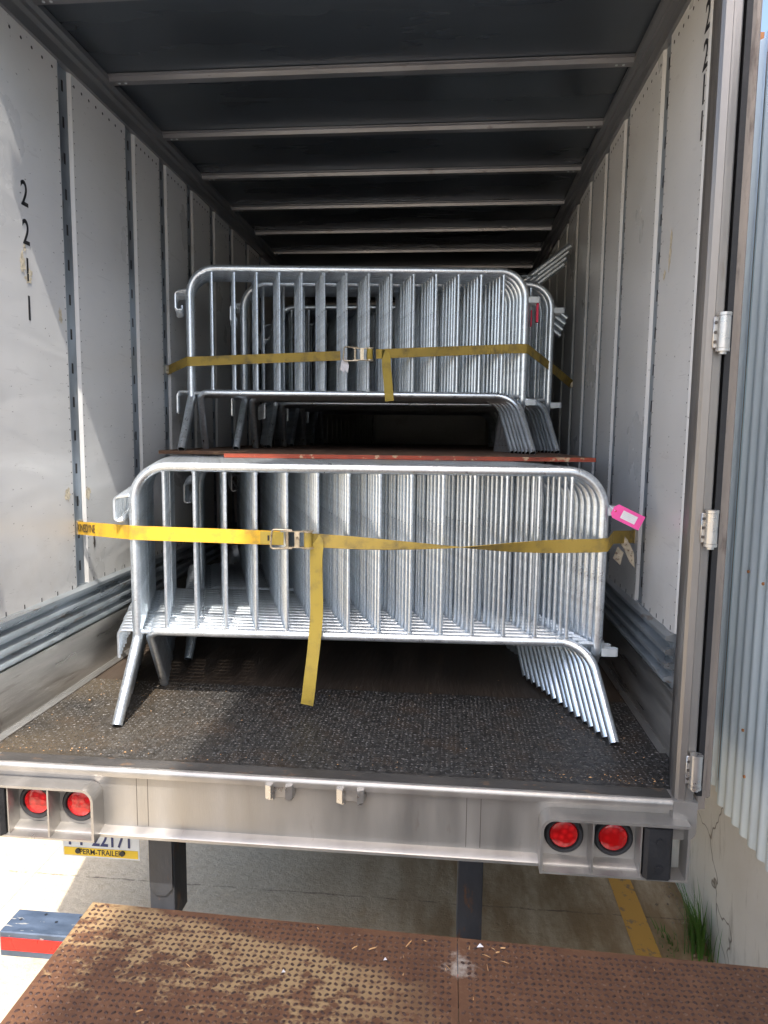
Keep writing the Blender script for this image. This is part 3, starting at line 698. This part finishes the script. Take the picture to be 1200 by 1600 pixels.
# sill lip: dark plate rolling over into the stainless face
b = MB(); b.box((-1.16, YR+.012, -.012), (1.16, 2.2375, -.001)); b.build('sill_plate', M['lip'], tr)
b = MB()
YF = YR+.022; prof = [(2.236, -.0125), (YR+.011, -.0125)]
for k in range(7):
    a = math.pi/2*k/6; prof.append((YR+.010-.016*math.sin(a)+0, -.018+.016*math.cos(a)))
prof += [(YR-.004, -.034), (YF, -.044), (YF, -.226), (YR-.010, -.236), (YR-.014, -.240), (YR-.014, -.250), (YF+.03, -.250), (YF+.03, -.06), (2.236, -.05)]
b.prism(prof, 'x', -1.16, 1.16)
sill = b.build('rear_sill', M['stainless'], tr, True)
for s_ in (-1, 1):
    X = lambda v: s_*v
    b = MB()  # corner end of the sill with its rounded foot
    yo = YR-.010
    out = [(1.1605, -.0025), (1.235, -.0025), (1.235, -.10), (1.231, -.115), (1.222, -.126), (1.205, -.13), (1.1605, -.13)]
    b.prism([(X(u), v) for u, v in out], 'y', yo, YR+.09); b.build('sill_corner', M['stainless'], tr)
    X = (lambda v: v) if s_ > 0 else (lambda v: -v-.019)
    # lamp housing: surround with rounded inner corner, divider, floor and end
    xa, xb = .742, 1.205; z0, z1 = -.2515, -.062; y0, y1 = YR-.05, YF-.0008
    hb = MB(); tk = .009
    # top and inner side as one bent strip
    path_o = [(xb, z1)]; path_i = [(xb, z1-tk)]
    rc = .045
    for k in range(9):
        a = math.pi/2*k/8
        path_o.append((xa+rc-rc*math.sin(a), z1-rc+rc*math.cos(a))); path_i.append((xa+rc-(rc-tk)*math.sin(a), z1-rc+(rc-tk)*math.cos(a)))
    path_o.append((xa, z0)); path_i.append((xa+tk, z0))
    hb.prism([(X(u), v) for u, v in path_o+path_i[::-1]], 'y', y0, y1)
    hb.box((X(xa+tk+.0005), y0+.001, z0), (X(xb), y1, z0+.007))
    hb.box((X(xb-.008), y0+.001, z0+.0075), (X(xb), y1, z1-tk-.0005))
    hb.box((X(.904), y0+.004, z0+.0075), (X(.910), y1, z1-tk-.0005))
    hb.box((X(1.056), y0+.012, z0+.0075), (X(1.061), y1, z1-tk-.0005))
    ho = hb.build('lamp_housing', M['stainless'], tr)
    for xc in (.8255, .984):
        t_ = MB(); zc = -.150
        n = 32; prof = [(.0465, -.002), (.0495, -.013), (.057, -.015), (.0625, -.010), (.0645, 0)]
        for j in range(n):
            a0 = 6.2831853*j/n; 
            for (r_, d_) in prof: t_.v.append(Vector((X(xc)+r_*math.cos(a0), y1+d_-.0005, zc+r_*math.sin(a0))))
        mm = len(prof)
        for j in range(n):
            for q in range(mm-1):
                t_.f.append([j*mm+q, ((j+1) % n)*mm+q, ((j+1) % n)*mm+q+1, j*mm+q+1]); t_.mi.append(0)
        lo = t_.build('tail_lamp', M['black'], ho, True); lo['label'] = 'round red tail lamp in black rubber grommet'
        t_ = MB(); rings = [(0, -.014), (.018, -.0138), (.035, -.0122), (.044, -.009), (.047, -.002)]
        t_.v.append(Vector((X(xc), y1-.0145, zc)))
        for (r_, d_) in rings[1:]:
            for j in range(n): a0 = 6.2831853*j/n; t_.v.append(Vector((X(xc)+r_*math.cos(a0), y1+d_-.0005, zc+r_*math.sin(a0))))
        for j in range(n): t_.f.append([0, 1+j, 1+(j+1) % n]); t_.mi.append(0)
        for q in range(3):
            for j in range(n): t_.f.append([1+q*n+j, 1+q*n+(j+1) % n, 1+(q+1)*n+(j+1) % n, 1+(q+1)*n+j]); t_.mi.append(0)
        t_.build('lens', M['lens'], lo, True)
    b = MB()
    b.prism([(X(1.066), YF-.002), (X(1.066), y0+.006), (X(1.076), y0-.006), (X(1.142), y0-.006), (X(1.152), y0+.006), (X(1.152), YF-.002)], 'z', z0+.008, z1-.014)
    rbp = b.build('dock_bumper', M['black'], ho)
    b = MB()
    for zz in (-.115, -.205): b.tube([(X(1.11), y0-.0062, zz), (X(1.11), y0-.013, zz)], .012, 12)
    b.build('bumper_bolt', M['ink'], rbp, True)
# door lock keepers on the sill face
for xc in (-.124, .118):
    b = MB(); b.box((xc-.046, YF-.009, -.082), (xc+.046, YF-.0008, -.022), bev=.003)
    for q in (-1, 1):
        x0 = xc+q*.031
        b.prism([(x0-q*.012, YF-.008), (x0-q*.006, YF-.050), (x0+q*.014, YF-.040), (x0+q*.018, YF-.008)], 'z', -.070+(.004 if q > 0 else 0), -.022)
        b.prism([(x0-q*.012, YF-.008), (x0-q*.007, YF-.025), (x0+q*.006, YF-.022), (x0+q*.010, YF-.008)], 'z', -.084, -.0701+(.004 if q > 0 else 0))
    b.build('lock_keeper', M['hinge'], tr)
# seams on the sill face (thin weld lines)
b = MB()
for xx in (-.60, -.64, .505, .552): b.box((xx, YF-.0006, -.222), (xx+.0018, YF+.001, -.046))
b.build('weld_seam', M['post_dark'], sill)
# licence plate
lp = MB(); y = 2.35; lp.box((-1.016, y, -.462), (-.711, y+.003, -.31), bev=.001); lpo = lp.build('licence_plate', M['platewhite'], tr)
lpo['label'] = 'white and yellow permanent trailer licence plate with navy characters'
b = MB(); b.box((-1.010, y-.0012, -.456), (-.717, y-.0002, -.424)); b.build('yellow_band', M['yellow'], lpo)
fm = lambda x, z: frame((x, y-.0014, z), (1, 0, 0), (0, 0, 1))
text_mesh('PT-22171', .082, M['navy'], lpo, fm(-.864, -.388), 'plate_number', .0005, .80, .0015)
text_mesh('PERM-TRAILER', .030, M['ink'], lpo, fm(-.864, -.4405), 'plate_text', .0005, .88, .0004)
b = MB()
for xx in (-.953, -.777): b.disc((xx, y-.0012, -.436), (0, -1, 0), .010, 14, .006)
b.build('plate_bolt', M['ink'], lpo)
b = MB(); b.box((-.95, y+.0035, -.36), (-.94, y+.01, -.20)); b.box((-.79, y+.0035, -.36), (-.78, y+.01, -.20)); b.build('plate_bracket', M['blacksteel'], lpo)
# underride guard
gd = MB(); gd.box((-1.208, 2.232, -.80), (1.178, 2.356, -.700), bev=.004); gdo = gd.build('underride_guard', M['bluesteel'], tr)
b = MB(); b.box((-1.200, 2.2295, -.772), (1.17, 2.2318, -.722)); b.build('red_reflector_tape', M['redtape'], gdo)
b = MB()
for i in range(34):
    x = -1.16+i*.07+rnd.uniform(-.006, .006); yy = 2.335 if i % 2 else 2.30
    if x < 1.15: b.disc((x, yy, -.6998), (0, 0, 1), .006, 10, .0006)
b.build('drain_holes', M['ink'], gdo)
for x0, x1, yy in ((-.672, -.575, 2.345), (.487, .578, 2.36)):
    b = MB(); b.box((x0, yy, -.70), (x1, yy+.012, -.24), bev=.002); b.box((x0, yy+.0125, -.70), (x0+.012, yy+.12, -.24)); b.box((x1-.012, yy+.0125, -.70), (x1, yy+.12, -.24))
    gp = b.build('guard_post', M['blacksteel'], tr)
    b = MB(); b.prism([(x0+.004, -.30), (x1-.004, -.30), (x1-.004, -.555), (x1-.03, -.585), (x0+.03, -.585), (x0+.004, -.555)], 'y', yy-.010, yy-.0006); b.build('gusset_plate', M['blacksteel'], gp)

# ================================================================== BARRIERS
BW, ZR, ZT, FO, BO = 1.8965, .326, 1.0159, .2203, .25
def frame_mb():
    m = MB(); h = BW/2; r = .0208
    p = rpath([(-h, -FO, .006), (-h, 0, ZR-.03), (-h, 0, ZT), (h, 0, ZT), (h, 0, ZR-.03), (h+.005, BO, .006)], [.05, .145, .145, .05], 10)
    return m.tube(p, r, 14, 0, False, .0035, 1)
def rail_mb():
    m = MB(); h = BW/2; r = .0188
    p = rpath([(-h+.012, BO, .006), (-h+.048, .0, ZR), (h-.038, 0, ZR), (h+.024, -FO, .006)], [.05, .135], 10)
    m.tube(p, r, 14, 0, False, .0035, 1)
    m.tube([(-h+.014, 0, ZR-.004), (-h+.075, 0, ZR-.002)], .010, 8); m.tube([(h-.075, 0, ZR-.002), (h-.014, 0, ZR-.004)], .010, 8)
    return m
def picket_mb():
    m = MB(); m.tube([(0, 0, ZR+.008), (0, 0, ZT-.010)], .0076, 8, 0, False)
    m.tube([(0, 0, ZR+.015), (0, 0, ZR+.024)], .0105, 8, 0, True); m.tube([(0, 0, ZT-.028), (0, 0, ZT-.020)], .0100, 8, 0, True)
    return m
def hook_mb(upper):
    m = MB(); h = BW/2
    if upper: p = rpath([(-h-.015, -.012, .895), (-h-.078, -.012, .885), (-h-.078, -.012, .785), (-h-.045, .0, .790), (-h-.045, .0, .812)], [.022, .014, .008], 5)
    else: p = rpath([(-h-.015, -.012, ZR+.004), (-h-.078, -.012, ZR+.004), (-h-.078, -.012, ZR-.115)], [.024], 6)
    return m.tube(p, .0068, 8)
def loop_mb(z):
    m = MB(); h = BW/2; pts = rpath([(h+.016, -.013, z), (h+.082, -.013, z), (h+.082, .013, z), (h+.016, .013, z)], [.012, .012], 5)
    m.ribbon(pts, [(0, 0, 1)]*len(pts), .032, .004); return m
protos = {}
def make_barrier():
    root = empty('crowd_barrier', (0, 0, 0))
    frame_mb().build('frame', [M['galv'], M['tube_inside']], root, True)
    rail_mb().build('bottom_rail', [M['galv'], M['tube_inside']], root, True)
    pk = picket_mb().build('picket', M['galv'], root, True)
    x0 = -BW/2+.125
    for i in range(14):
        o = pk if i == 0 else pk.copy()
        if i: col.objects.link(o); o.parent = root
        o.location.x = x0+i*(BW-.25)/13
    hook_mb(True).build('hook', M['galv'], root, True); hook_mb(False).build('hook', M['galv'], root, True)
    loop_mb(.862).build('hinge_loop', M['tab'], root, True); loop_mb(ZR-.035).build('hinge_loop', M['tab'], root, True)
    return root
B0 = make_barrier(); used = [False]; kids0 = list(B0.children)
def barrier(xl, y, z, rz, label, group, ry=0, rx=0):
    if not used[0]: o = B0; used[0] = True
    else:
        o = B0.copy(); col.objects.link(o)
        for c in kids0:
            d = c.copy(); col.objects.link(d); d.parent = o
    # xl,y: position of the left upright
    o.location = (xl+BW/2*math.cos(rz), y+BW/2*math.sin(rz), z); o.rotation_euler = (rx, ry, rz)
    o['label'] = label; o['category'] = 'barrier'; o['group'] = group
    return o
NUM = 'second third fourth fifth sixth seventh eighth ninth tenth eleventh twelfth thirteenth'.split()
ORD = 'front second third fourth fifth sixth seventh eighth ninth tenth eleventh twelfth thirteenth fourteenth fifteenth rearmost'.split()
SP, DR = .047, -.356
def row(n, xl, y, z, rz, fmt, group, names=None, drift=DR, sp=SP):
    for k in range(n):
        j = rnd.uniform(-.0035, .0035) if k else 0
        lab = fmt.format(names[k]) if names else fmt
        barrier(xl+drift*sp*k+j, y+sp*k, z, rz+rnd.uniform(-.0012, .0012)*(k > 0), lab, group)
row(16, -.8606, 2.7049, 0, math.atan(.037), '{} steel barrier from the sill in the lower stack behind the bright yellow strap', 'front lower stack of barriers', ORD)
row(14, -.885, 3.52, 0, .03, '{} barrier from the sill in the second lower stack, seen between the front bars', 'second lower stack of barriers', ['first']+NUM+['last'])
row(14, -.88, 4.30, 0, .02, '{} barrier from the sill in the third lower stack, dark under the board', 'third lower stack of barriers', ['first']+NUM+['last'])
row(12, -.87, 5.10, 0, .02, '{} steel barrier of the deepest stack on the trailer floor, counted from the sill', 'deepest lower stack of barriers', ['first']+NUM[:10]+['last'])
BZ = 1.0575
row(6, -1.0533, 3.8749, BZ, math.atan(.09), '{} steel barrier from the sill in the upper stack behind the dull yellow strap', 'front upper stack of barriers', ORD[:5]+['rearmost'])
row(7, -.868, 4.29, BZ, .05, '{} steel barrier of the second upper stack, offset to the right behind the front one', 'second upper stack of barriers', ORD[:6]+['rearmost'], -.30)
row(13, -.87, 5.08, BZ, .02, '{} barrier from the sill in the third upper stack, dark behind the second', 'third upper stack of barriers', ['first']+NUM[:11]+['last'])
row(13, -.88, 5.86, BZ, .0, '{} barrier from the sill in the fourth upper stack in the dark', 'fourth upper stack of barriers', ['first']+NUM[:11]+['last'])
row(12, -.86, 6.62, BZ, .0, '{} barrier from the sill in the deepest upper stack, almost lost in the dark', 'deepest upper stack of barriers', ['first']+NUM[:10]+['last'])
# four barriers lying flat on top of the upper stacks, leg ends sloping up to the right wall
for k in range(4):
    o = barrier(0, 0, 0, 0, '{} of four barriers lying flat on the upper stacks beside the right wall'.format(['topmost', 'second from top', 'third from top', 'lowest'][k]), 'barriers lying flat on the upper stacks')
    rot3 = Matrix(((0, 0, -1), (1, 0, 0), (0, -1, 0))).to_4x4()
    o.matrix_world = Matrix.Translation((1.205-.012*k, 4.84+BW/2+.01*k, 2.20-.037*k)) @ rot3

# ---- boards between the layers
bd = empty('plywood_board', (0, 4.3, 1.045))
tag(bd, 'long board with chipped red edge lying between the lower and upper barrier stacks', 'board')
b = MB(); rz = .05
def rot(x, y): c, s_ = math.cos(rz), math.sin(rz); return (x*c-y*s_, 3.22+x*s_+y*c)
def slab(x0, x1, y0, y1, z0, z1, m):
    q = [rot(x0, y0), rot(x1, y0), rot(x1, y1), rot(x0, y1)]
    m.add([(*p, z0) for p in q]+[(*p, z1) for p in q], [(3, 2, 1, 0), (4, 5, 6, 7), (0, 1, 5, 4), (1, 2, 6, 5), (2, 3, 7, 6), (3, 0, 4, 7)])
slab(-.64, 1.10, .003, .44, 1.0385, 1.0573, b); slab(-1.12, 1.10, .4402, 2.44, 1.0385, 1.0573, b); b.build('board_top', M['board'], bd)
b = MB(); slab(-.64, 1.10, -.001, .0026, 1.0385, 1.0573, b); slab(1.1005, 1.1035, 0, 2.44, 1.0385, 1.0573, b); b.build('red_edge', M['board_edge'], bd)
b = MB(); b.box((-.95, 5.72, 1.0385), (1.15, 8.1, 1.0570)); o = b.build('rear_board', M['board'])
tag(o, 'plain brown board deep inside the trailer under the rear upper stacks', 'board')

# ================================================================== STRAPS
def yfr(x): return 2.7049+.037*(x+.8606)-.0208-.0035
def smooth_path(P, n=6):
    # Catmull-Rom
    P = [Vector(p) for p in P]; out = []
    for i in range(len(P)-1):
        a = P[max(0, i-1)]; b_ = P[i]; c = P[i+1]; d = P[min(len(P)-1, i+2)]
        for k in range(n):
            t = k/n; out.append(.5*((2*b_)+(c-a)*t+(2*a-5*b_+4*c-d)*t*t+(3*b_-a-3*c+d)*t**3))
    out.append(P[-1]); return out
def wrap(cx, cy, r, a0, a1, z, n=5):
    return [(cx+r*math.cos(a0+(a1-a0)*k/n), cy+r*math.sin(a0+(a1-a0)*k/n), z) for k in range(n+1)]
UP = (0, 0, 1)
s1 = empty('ratchet_strap', (-.18, yfr(-.18), .73))
tag(s1, 'bright yellow ratchet strap pulled across the lower barrier stack, tail hanging down', 'strap')
def ratchet(parent, cx, cy, cz, sc=1.0):
    Wd = .032*sc
    for q in (-1, 1):
        m = MB(); z0 = cz+q*Wd; m.box((cx-.050*sc, cy-.034*sc, z0-.0015), (cx+.060*sc, cy-.002, z0+.0015))
        m.tube([(cx+.045*sc, cy-.022*sc, z0-.003), (cx+.045*sc, cy-.022*sc, z0+.003)], .019*sc, 14)
        m.build('side_plate', M['brass'], parent)
    m = MB(); p = rpath([(cx-.02*sc, cy-.028*sc, cz+Wd+.004), (cx-.098*sc, cy-.040*sc, cz+Wd+.008), (cx-.105*sc, cy-.040*sc, cz-Wd-.006), (cx-.02*sc, cy-.028*sc, cz-Wd-.004)], [.012, .012], 4)
    m.tube(p, .0042, 8); m.build('handle', M['brass'], parent, True)
    m = MB(); m.tube([(cx-.04*sc, cy-.022*sc, cz-Wd-.003), (cx-.04*sc, cy-.022*sc, cz+Wd+.003)], .006, 10); m.box((cx-.008, cy-.036*sc, cz-Wd+.002), (cx+.012, cy-.030*sc, cz+Wd-.002)); m.build('cross_bar', M['brass'], parent)
    m = MB(); m.tube([(cx+.044*sc, cy-.022*sc, cz-Wd+.002), (cx+.044*sc, cy-.022*sc, cz+Wd-.002)], .0165*sc, 16); m.build('webbing_roll', M['web_tail'], parent, True)
    m = MB()
    for q in (-1, 1):
        for k in range(10):
            a = 6.283*k/10; m.disc((cx+.045*sc+.020*sc*math.cos(a), cy-.022*sc+.020*sc*math.sin(a), cz+q*(Wd+.002)), (0, 0, q), .0035, 6, .003)
    m.build('ratchet_teeth', M['brass'], parent)
# left webbing: wall -> corner -> ratchet
h0 = -.8606
P = [(-1.2565, 2.958, .718), (-1.245, 2.945, .719), (-1.10, 2.83, .731)]
P += [(-.925, 2.712, .7415)] + wrap(h0, 2.7049, .0245, R(207), R(268), .743, 4)
for x in (-.80, -.70, -.60, -.48, -.36, -.25): P.append((x, yfr(x)-.0005, .743-.010*(x+.86)/.6))
m = MB(); m.ribbon(P, [UP]*len(P), .058, .0026); wl = m.build('webbing', M['web_new'], s1, True)
m = MB(); P2 = [(-.33, yfr(-.33)-.0035, .734), (-.27, yfr(-.27)-.008, .733), (-.232, yfr(-.232)-.018, .733)]; m.ribbon(P2, [UP]*3, .052, .0026); m.build('webbing_end', M['web_tail'], s1)
m = MB(); m.box((-.300, yfr(-.3)-.0078, .722), (-.292, yfr(-.3)-.0058, .744)); m.build('end_mark', M['ink'], s1)
d = Vector((-1.10, 2.83, 0))-Vector((-1.245, 2.945, 0)); d.normalize(); nn = Vector((d.y, -d.x, 0)); 
c0 = Vector((-1.165, 2.8815, .7255))+Vector((-.0022, -.0022, 0))*1.2
text_mesh('KINEDYNE', .050, M['ink'], wl, frame(c0, (d.x, d.y, .06), (0, 0, 1)), 'strap_lettering', .0003, .76, .0)
m = MB(); m.box((-1.2585, 2.935, .688), (-1.236, 2.985, .752), bev=.003); m.build('wall_fitting', M['brass'], s1)
ratchet(s1, -.175, yfr(-.175)-.004, .733)
# right webbing with its twist
P, W = [], []
X0, XT, X1 = -.115, .43, 1.015
for k in range(41):
    x = X0+(X1-X0)*k/40
    if x < XT: th = math.pi/2*((x-X0)/(XT-X0))**.9
    else: th = math.pi/2+math.pi/2*min(1, (x-XT)/(.88-XT))
    off = .0015+.029*abs(math.sin(th))
    z = .727-.012*math.sin(math.pi*(x-X0)/(X1-X0))
    P.append((x, yfr(x)-off, z)); W.append((0, math.sin(th), math.cos(th)))
hx = h0+BW; hy = 2.7049+.037*BW
for q in wrap(hx, hy, .0245, R(272), R(335), .730, 4): P.append(q); W.append((0, 0, -1))
P += [(1.11, 2.905, .740), (1.245, 3.075, .722), (1.2565, 3.09, .720)]; W += [(0, 0, -1)]*3
m = MB(); m.ribbon(P, W, .054, .0026); o = m.build('webbing', M['web_old'], s1, True); o['label'] = 'duller webbing with a twist in it'
# tail
xt = -.100
P = smooth_path([(-.125, yfr(-.1)-.014, .730), (-.098, yfr(-.1)-.016, .722), (-.100, yfr(-.1)-.018, .66), (-.100, yfr(-.1)-.012, .55), (-.100, yfr(-.1)-.010, .42), (-.108, yfr(-.1)-.020, .30), (-.120, yfr(-.1)-.03, .18), (-.132, yfr(-.1)-.022, .085), (-.140, yfr(-.1)-.01, .04)], 4)
Wt = [(1, .12*math.sin(i*.5), 0) for i in range(len(P))]
Wt[0] = (0.2, 0, -1); Wt[1] = (.5, 0, -.8); Wt[2] = (.75, 0, -.5); Wt[3] = (.92, 0, -.2)
m = MB(); m.ribbon(P, Wt, .052, .0026); o = m.build('hanging_tail', M['web_tail'], s1, True)
# torn labels at the right end
def rag(parent, pts, th, mat, name='torn_label'):
    m = MB(); n = len(pts); m.v += [Vector(p) for p in pts]+[Vector(p)+Vector((0, .0012, 0)) for p in pts]
    m.f += [list(range(n)), list(range(2*n-1, n-1, -1))]+[[i, n+i, n+(i+1) % n, (i+1) % n] for i in range(n)]; m.mi += [0]*(n+2)
    return m.build(name, mat, parent)
yy = 2.99
rag(s1, [(1.165, yy, .745), (1.187, yy-.01, .722), (1.215, yy-.012, .665), (1.222, yy-.01, .60), (1.20, yy-.01, .625), (1.172, yy-.008, .685), (1.155, yy, .705)], .001, M['cloth'])
rag(s1, [(1.148, yy-.006, .690), (1.172, yy-.012, .665), (1.160, yy-.016, .612), (1.130, yy-.01, .640)], .001, M['cloth'])
m = MB(); m.box((1.236, 3.065, .69), (1.2585, 3.115, .752), bev=.003); m.build('wall_fitting', M['brass'], s1)

s2 = empty('ratchet_strap', (-.06, 3.9, 1.6))
tag(s2, 'dull dirty yellow ratchet strap across the upper barrier stack with short hanging tail', 'strap')
X2, Y2 = -1.0533, 3.8749
def yu(x): return Y2+.09*(x-X2)-.0208-.0035
zu = lambda x: 1.553+(x+1.09)*.049
P = [(-1.2565, 4.03, 1.520), (-1.245, 4.01, 1.522)]+wrap(X2, Y2, .0245, R(200), R(274), 1.556, 4)
for x in [-1.0+.08*k for k in range(11)]: P.append((x, yu(x)-.0005-.002*math.sin(k), zu(x)))
m = MB(); m.ribbon(P, [UP]*len(P), .052, .0026); m.build('webbing', M['web_old'], s2, True)
ratchet(s2, -.075, yu(-.075)-.004, 1.603, 1.0)
P = [(x, yu(x)-.002, zu(x)+.002) for x in [.0+.0805*k for k in range(11)]]
hx2 = X2+BW*math.cos(.09); hy2 = Y2+.09*BW
P += wrap(hx2, hy2, .0245, R(275), R(322), 1.647, 4)+[(.99, 4.30, 1.60), (1.09, 4.50, 1.565), (1.245, 4.86, 1.515), (1.2565, 4.88, 1.512)]
Ws = [UP]*(len(P)-3)+[(.2, 0, 1), (.9, 0, .8), (.9, 0, .8)]
m = MB(); m.ribbon(P, Ws, .052, .0026); m.build('webbing', M['web_old'], s2, True)
P = smooth_path([(.015, yu(.05)-.014, 1.607), (.055, yu(.05)-.016, 1.600), (.062, yu(.05)-.016, 1.54), (.072, yu(.05)-.012, 1.44), (.082, yu(.05)-.02, 1.345)], 4)
Wt = [(1, 0, 0)]*len(P); Wt[0] = (.2, 0, -1); Wt[1] = (.5, 0, -.8); Wt[2] = (.8, 0, -.4)
m = MB(); m.ribbon(P, Wt, .050, .0026); m.build('hanging_tail', M['web_tail'], s2, True)
yy = yu(-.16)-.006
rag(s2, [(-.185, yy, 1.59), (-.165, yy-.004, 1.585), (-.150, yy-.008, 1.54), (-.155, yy-.012, 1.50), (-.17, yy-.01, 1.515), (-.178, yy-.006, 1.50), (-.20, yy-.004, 1.52), (-.195, yy, 1.56)], .001, M['paper'])
m = MB(); m.box((-1.2585, 4.0, 1.50), (-1.236, 4.05, 1.55), bev=.003); m.box((1.236, 4.84, 1.49), (1.2585, 4.9, 1.54), bev=.003); m.build('wall_fitting', M['brass'], s2)

# ---- tags
tg = empty('hang_tag', (1.08, 2.745, .88))
tag(tg, 'bright pink shipping tag with white label tied to the front lower barrier', 'tag')
A = Vector((1.063, 2.740, .872)); dx = Vector((.110, -.01, -.052)); dxn = dx.normalized(); dn = Vector((.42, 0, .90)); dn = (dn-dxn*dn.dot(dxn)).normalized()
Lc, Hc = .122, .060
def tp(u, v, o=0): 
    nrm = dxn.cross(dn); return A+dxn*u+dn*(v-.0)-nrm*0 + Vector((0, -o, 0))
pl = [(0, -.014), (.012, -.029), (Lc, -.029), (Lc, .029), (.012, .029), (0, .014)]
m = MB(); n = len(pl); m.v += [tp(u, v, 0) for u, v in pl]+[tp(u, v, .0008) for u, v in pl]
m.f += [list(range(n))[::-1], list(range(n, 2*n))]+[[i, (i+1) % n, n+(i+1) % n, n+i] for i in range(n)]; m.mi += [0]*(n+2)
tc = m.build('tag_card', M['pink'], tg)
m = MB(); q = [(.038, -.016), (.098, -.016), (.098, .016), (.038, .016)]; m.add([tp(u, v, .0012) for u, v in q], [(0, 1, 2, 3)]); m.build('paper_label', M['paper'], tc)
m = MB()
for k, (u0, u1) in enumerate(((.044, .09), (.046, .084), (.05, .078), (.044, .088))):
    v = .010-.0065*k; m.add([tp(u0, v, .0016), tp(u1, v, .0016), tp(u1, v-.0012, .0016), tp(u0, v-.0012, .0016)], [(0, 1, 2, 3)])
m.build('printed_lines', M['tab'], tc)
m = MB(); m.tube([tp(.010, 0, .002), (1.055, 2.752, .885), (1.050, 2.77, .89)], .0012, 6); m.build('tie_wire', M['galv'], tg)
m = MB(); m.disc(tp(.012, 0, .001), (0, -1, 0), .0045, 10, .0004); m.build('eyelet', M['redtag'], tc)
for (x, y, z, w_, h_, lab) in ((.900, 4.06, 1.80, .012, .105, 'narrow red tag hanging between the two upper stacks at the right'),
                              (.872, 4.075, 1.78, .005, .09, 'thin red tag edge showing beside the front upper stack upright')):
    m = MB(); m.box((x, y, z), (x+w_, y+.03, z+h_)); o = m.build('hang_tag', M['redtag']); tag(o, lab, 'tag')

# tidy helper property
for o in bpy.data.objects:
    if '_o' in o.keys(): del o['_o']
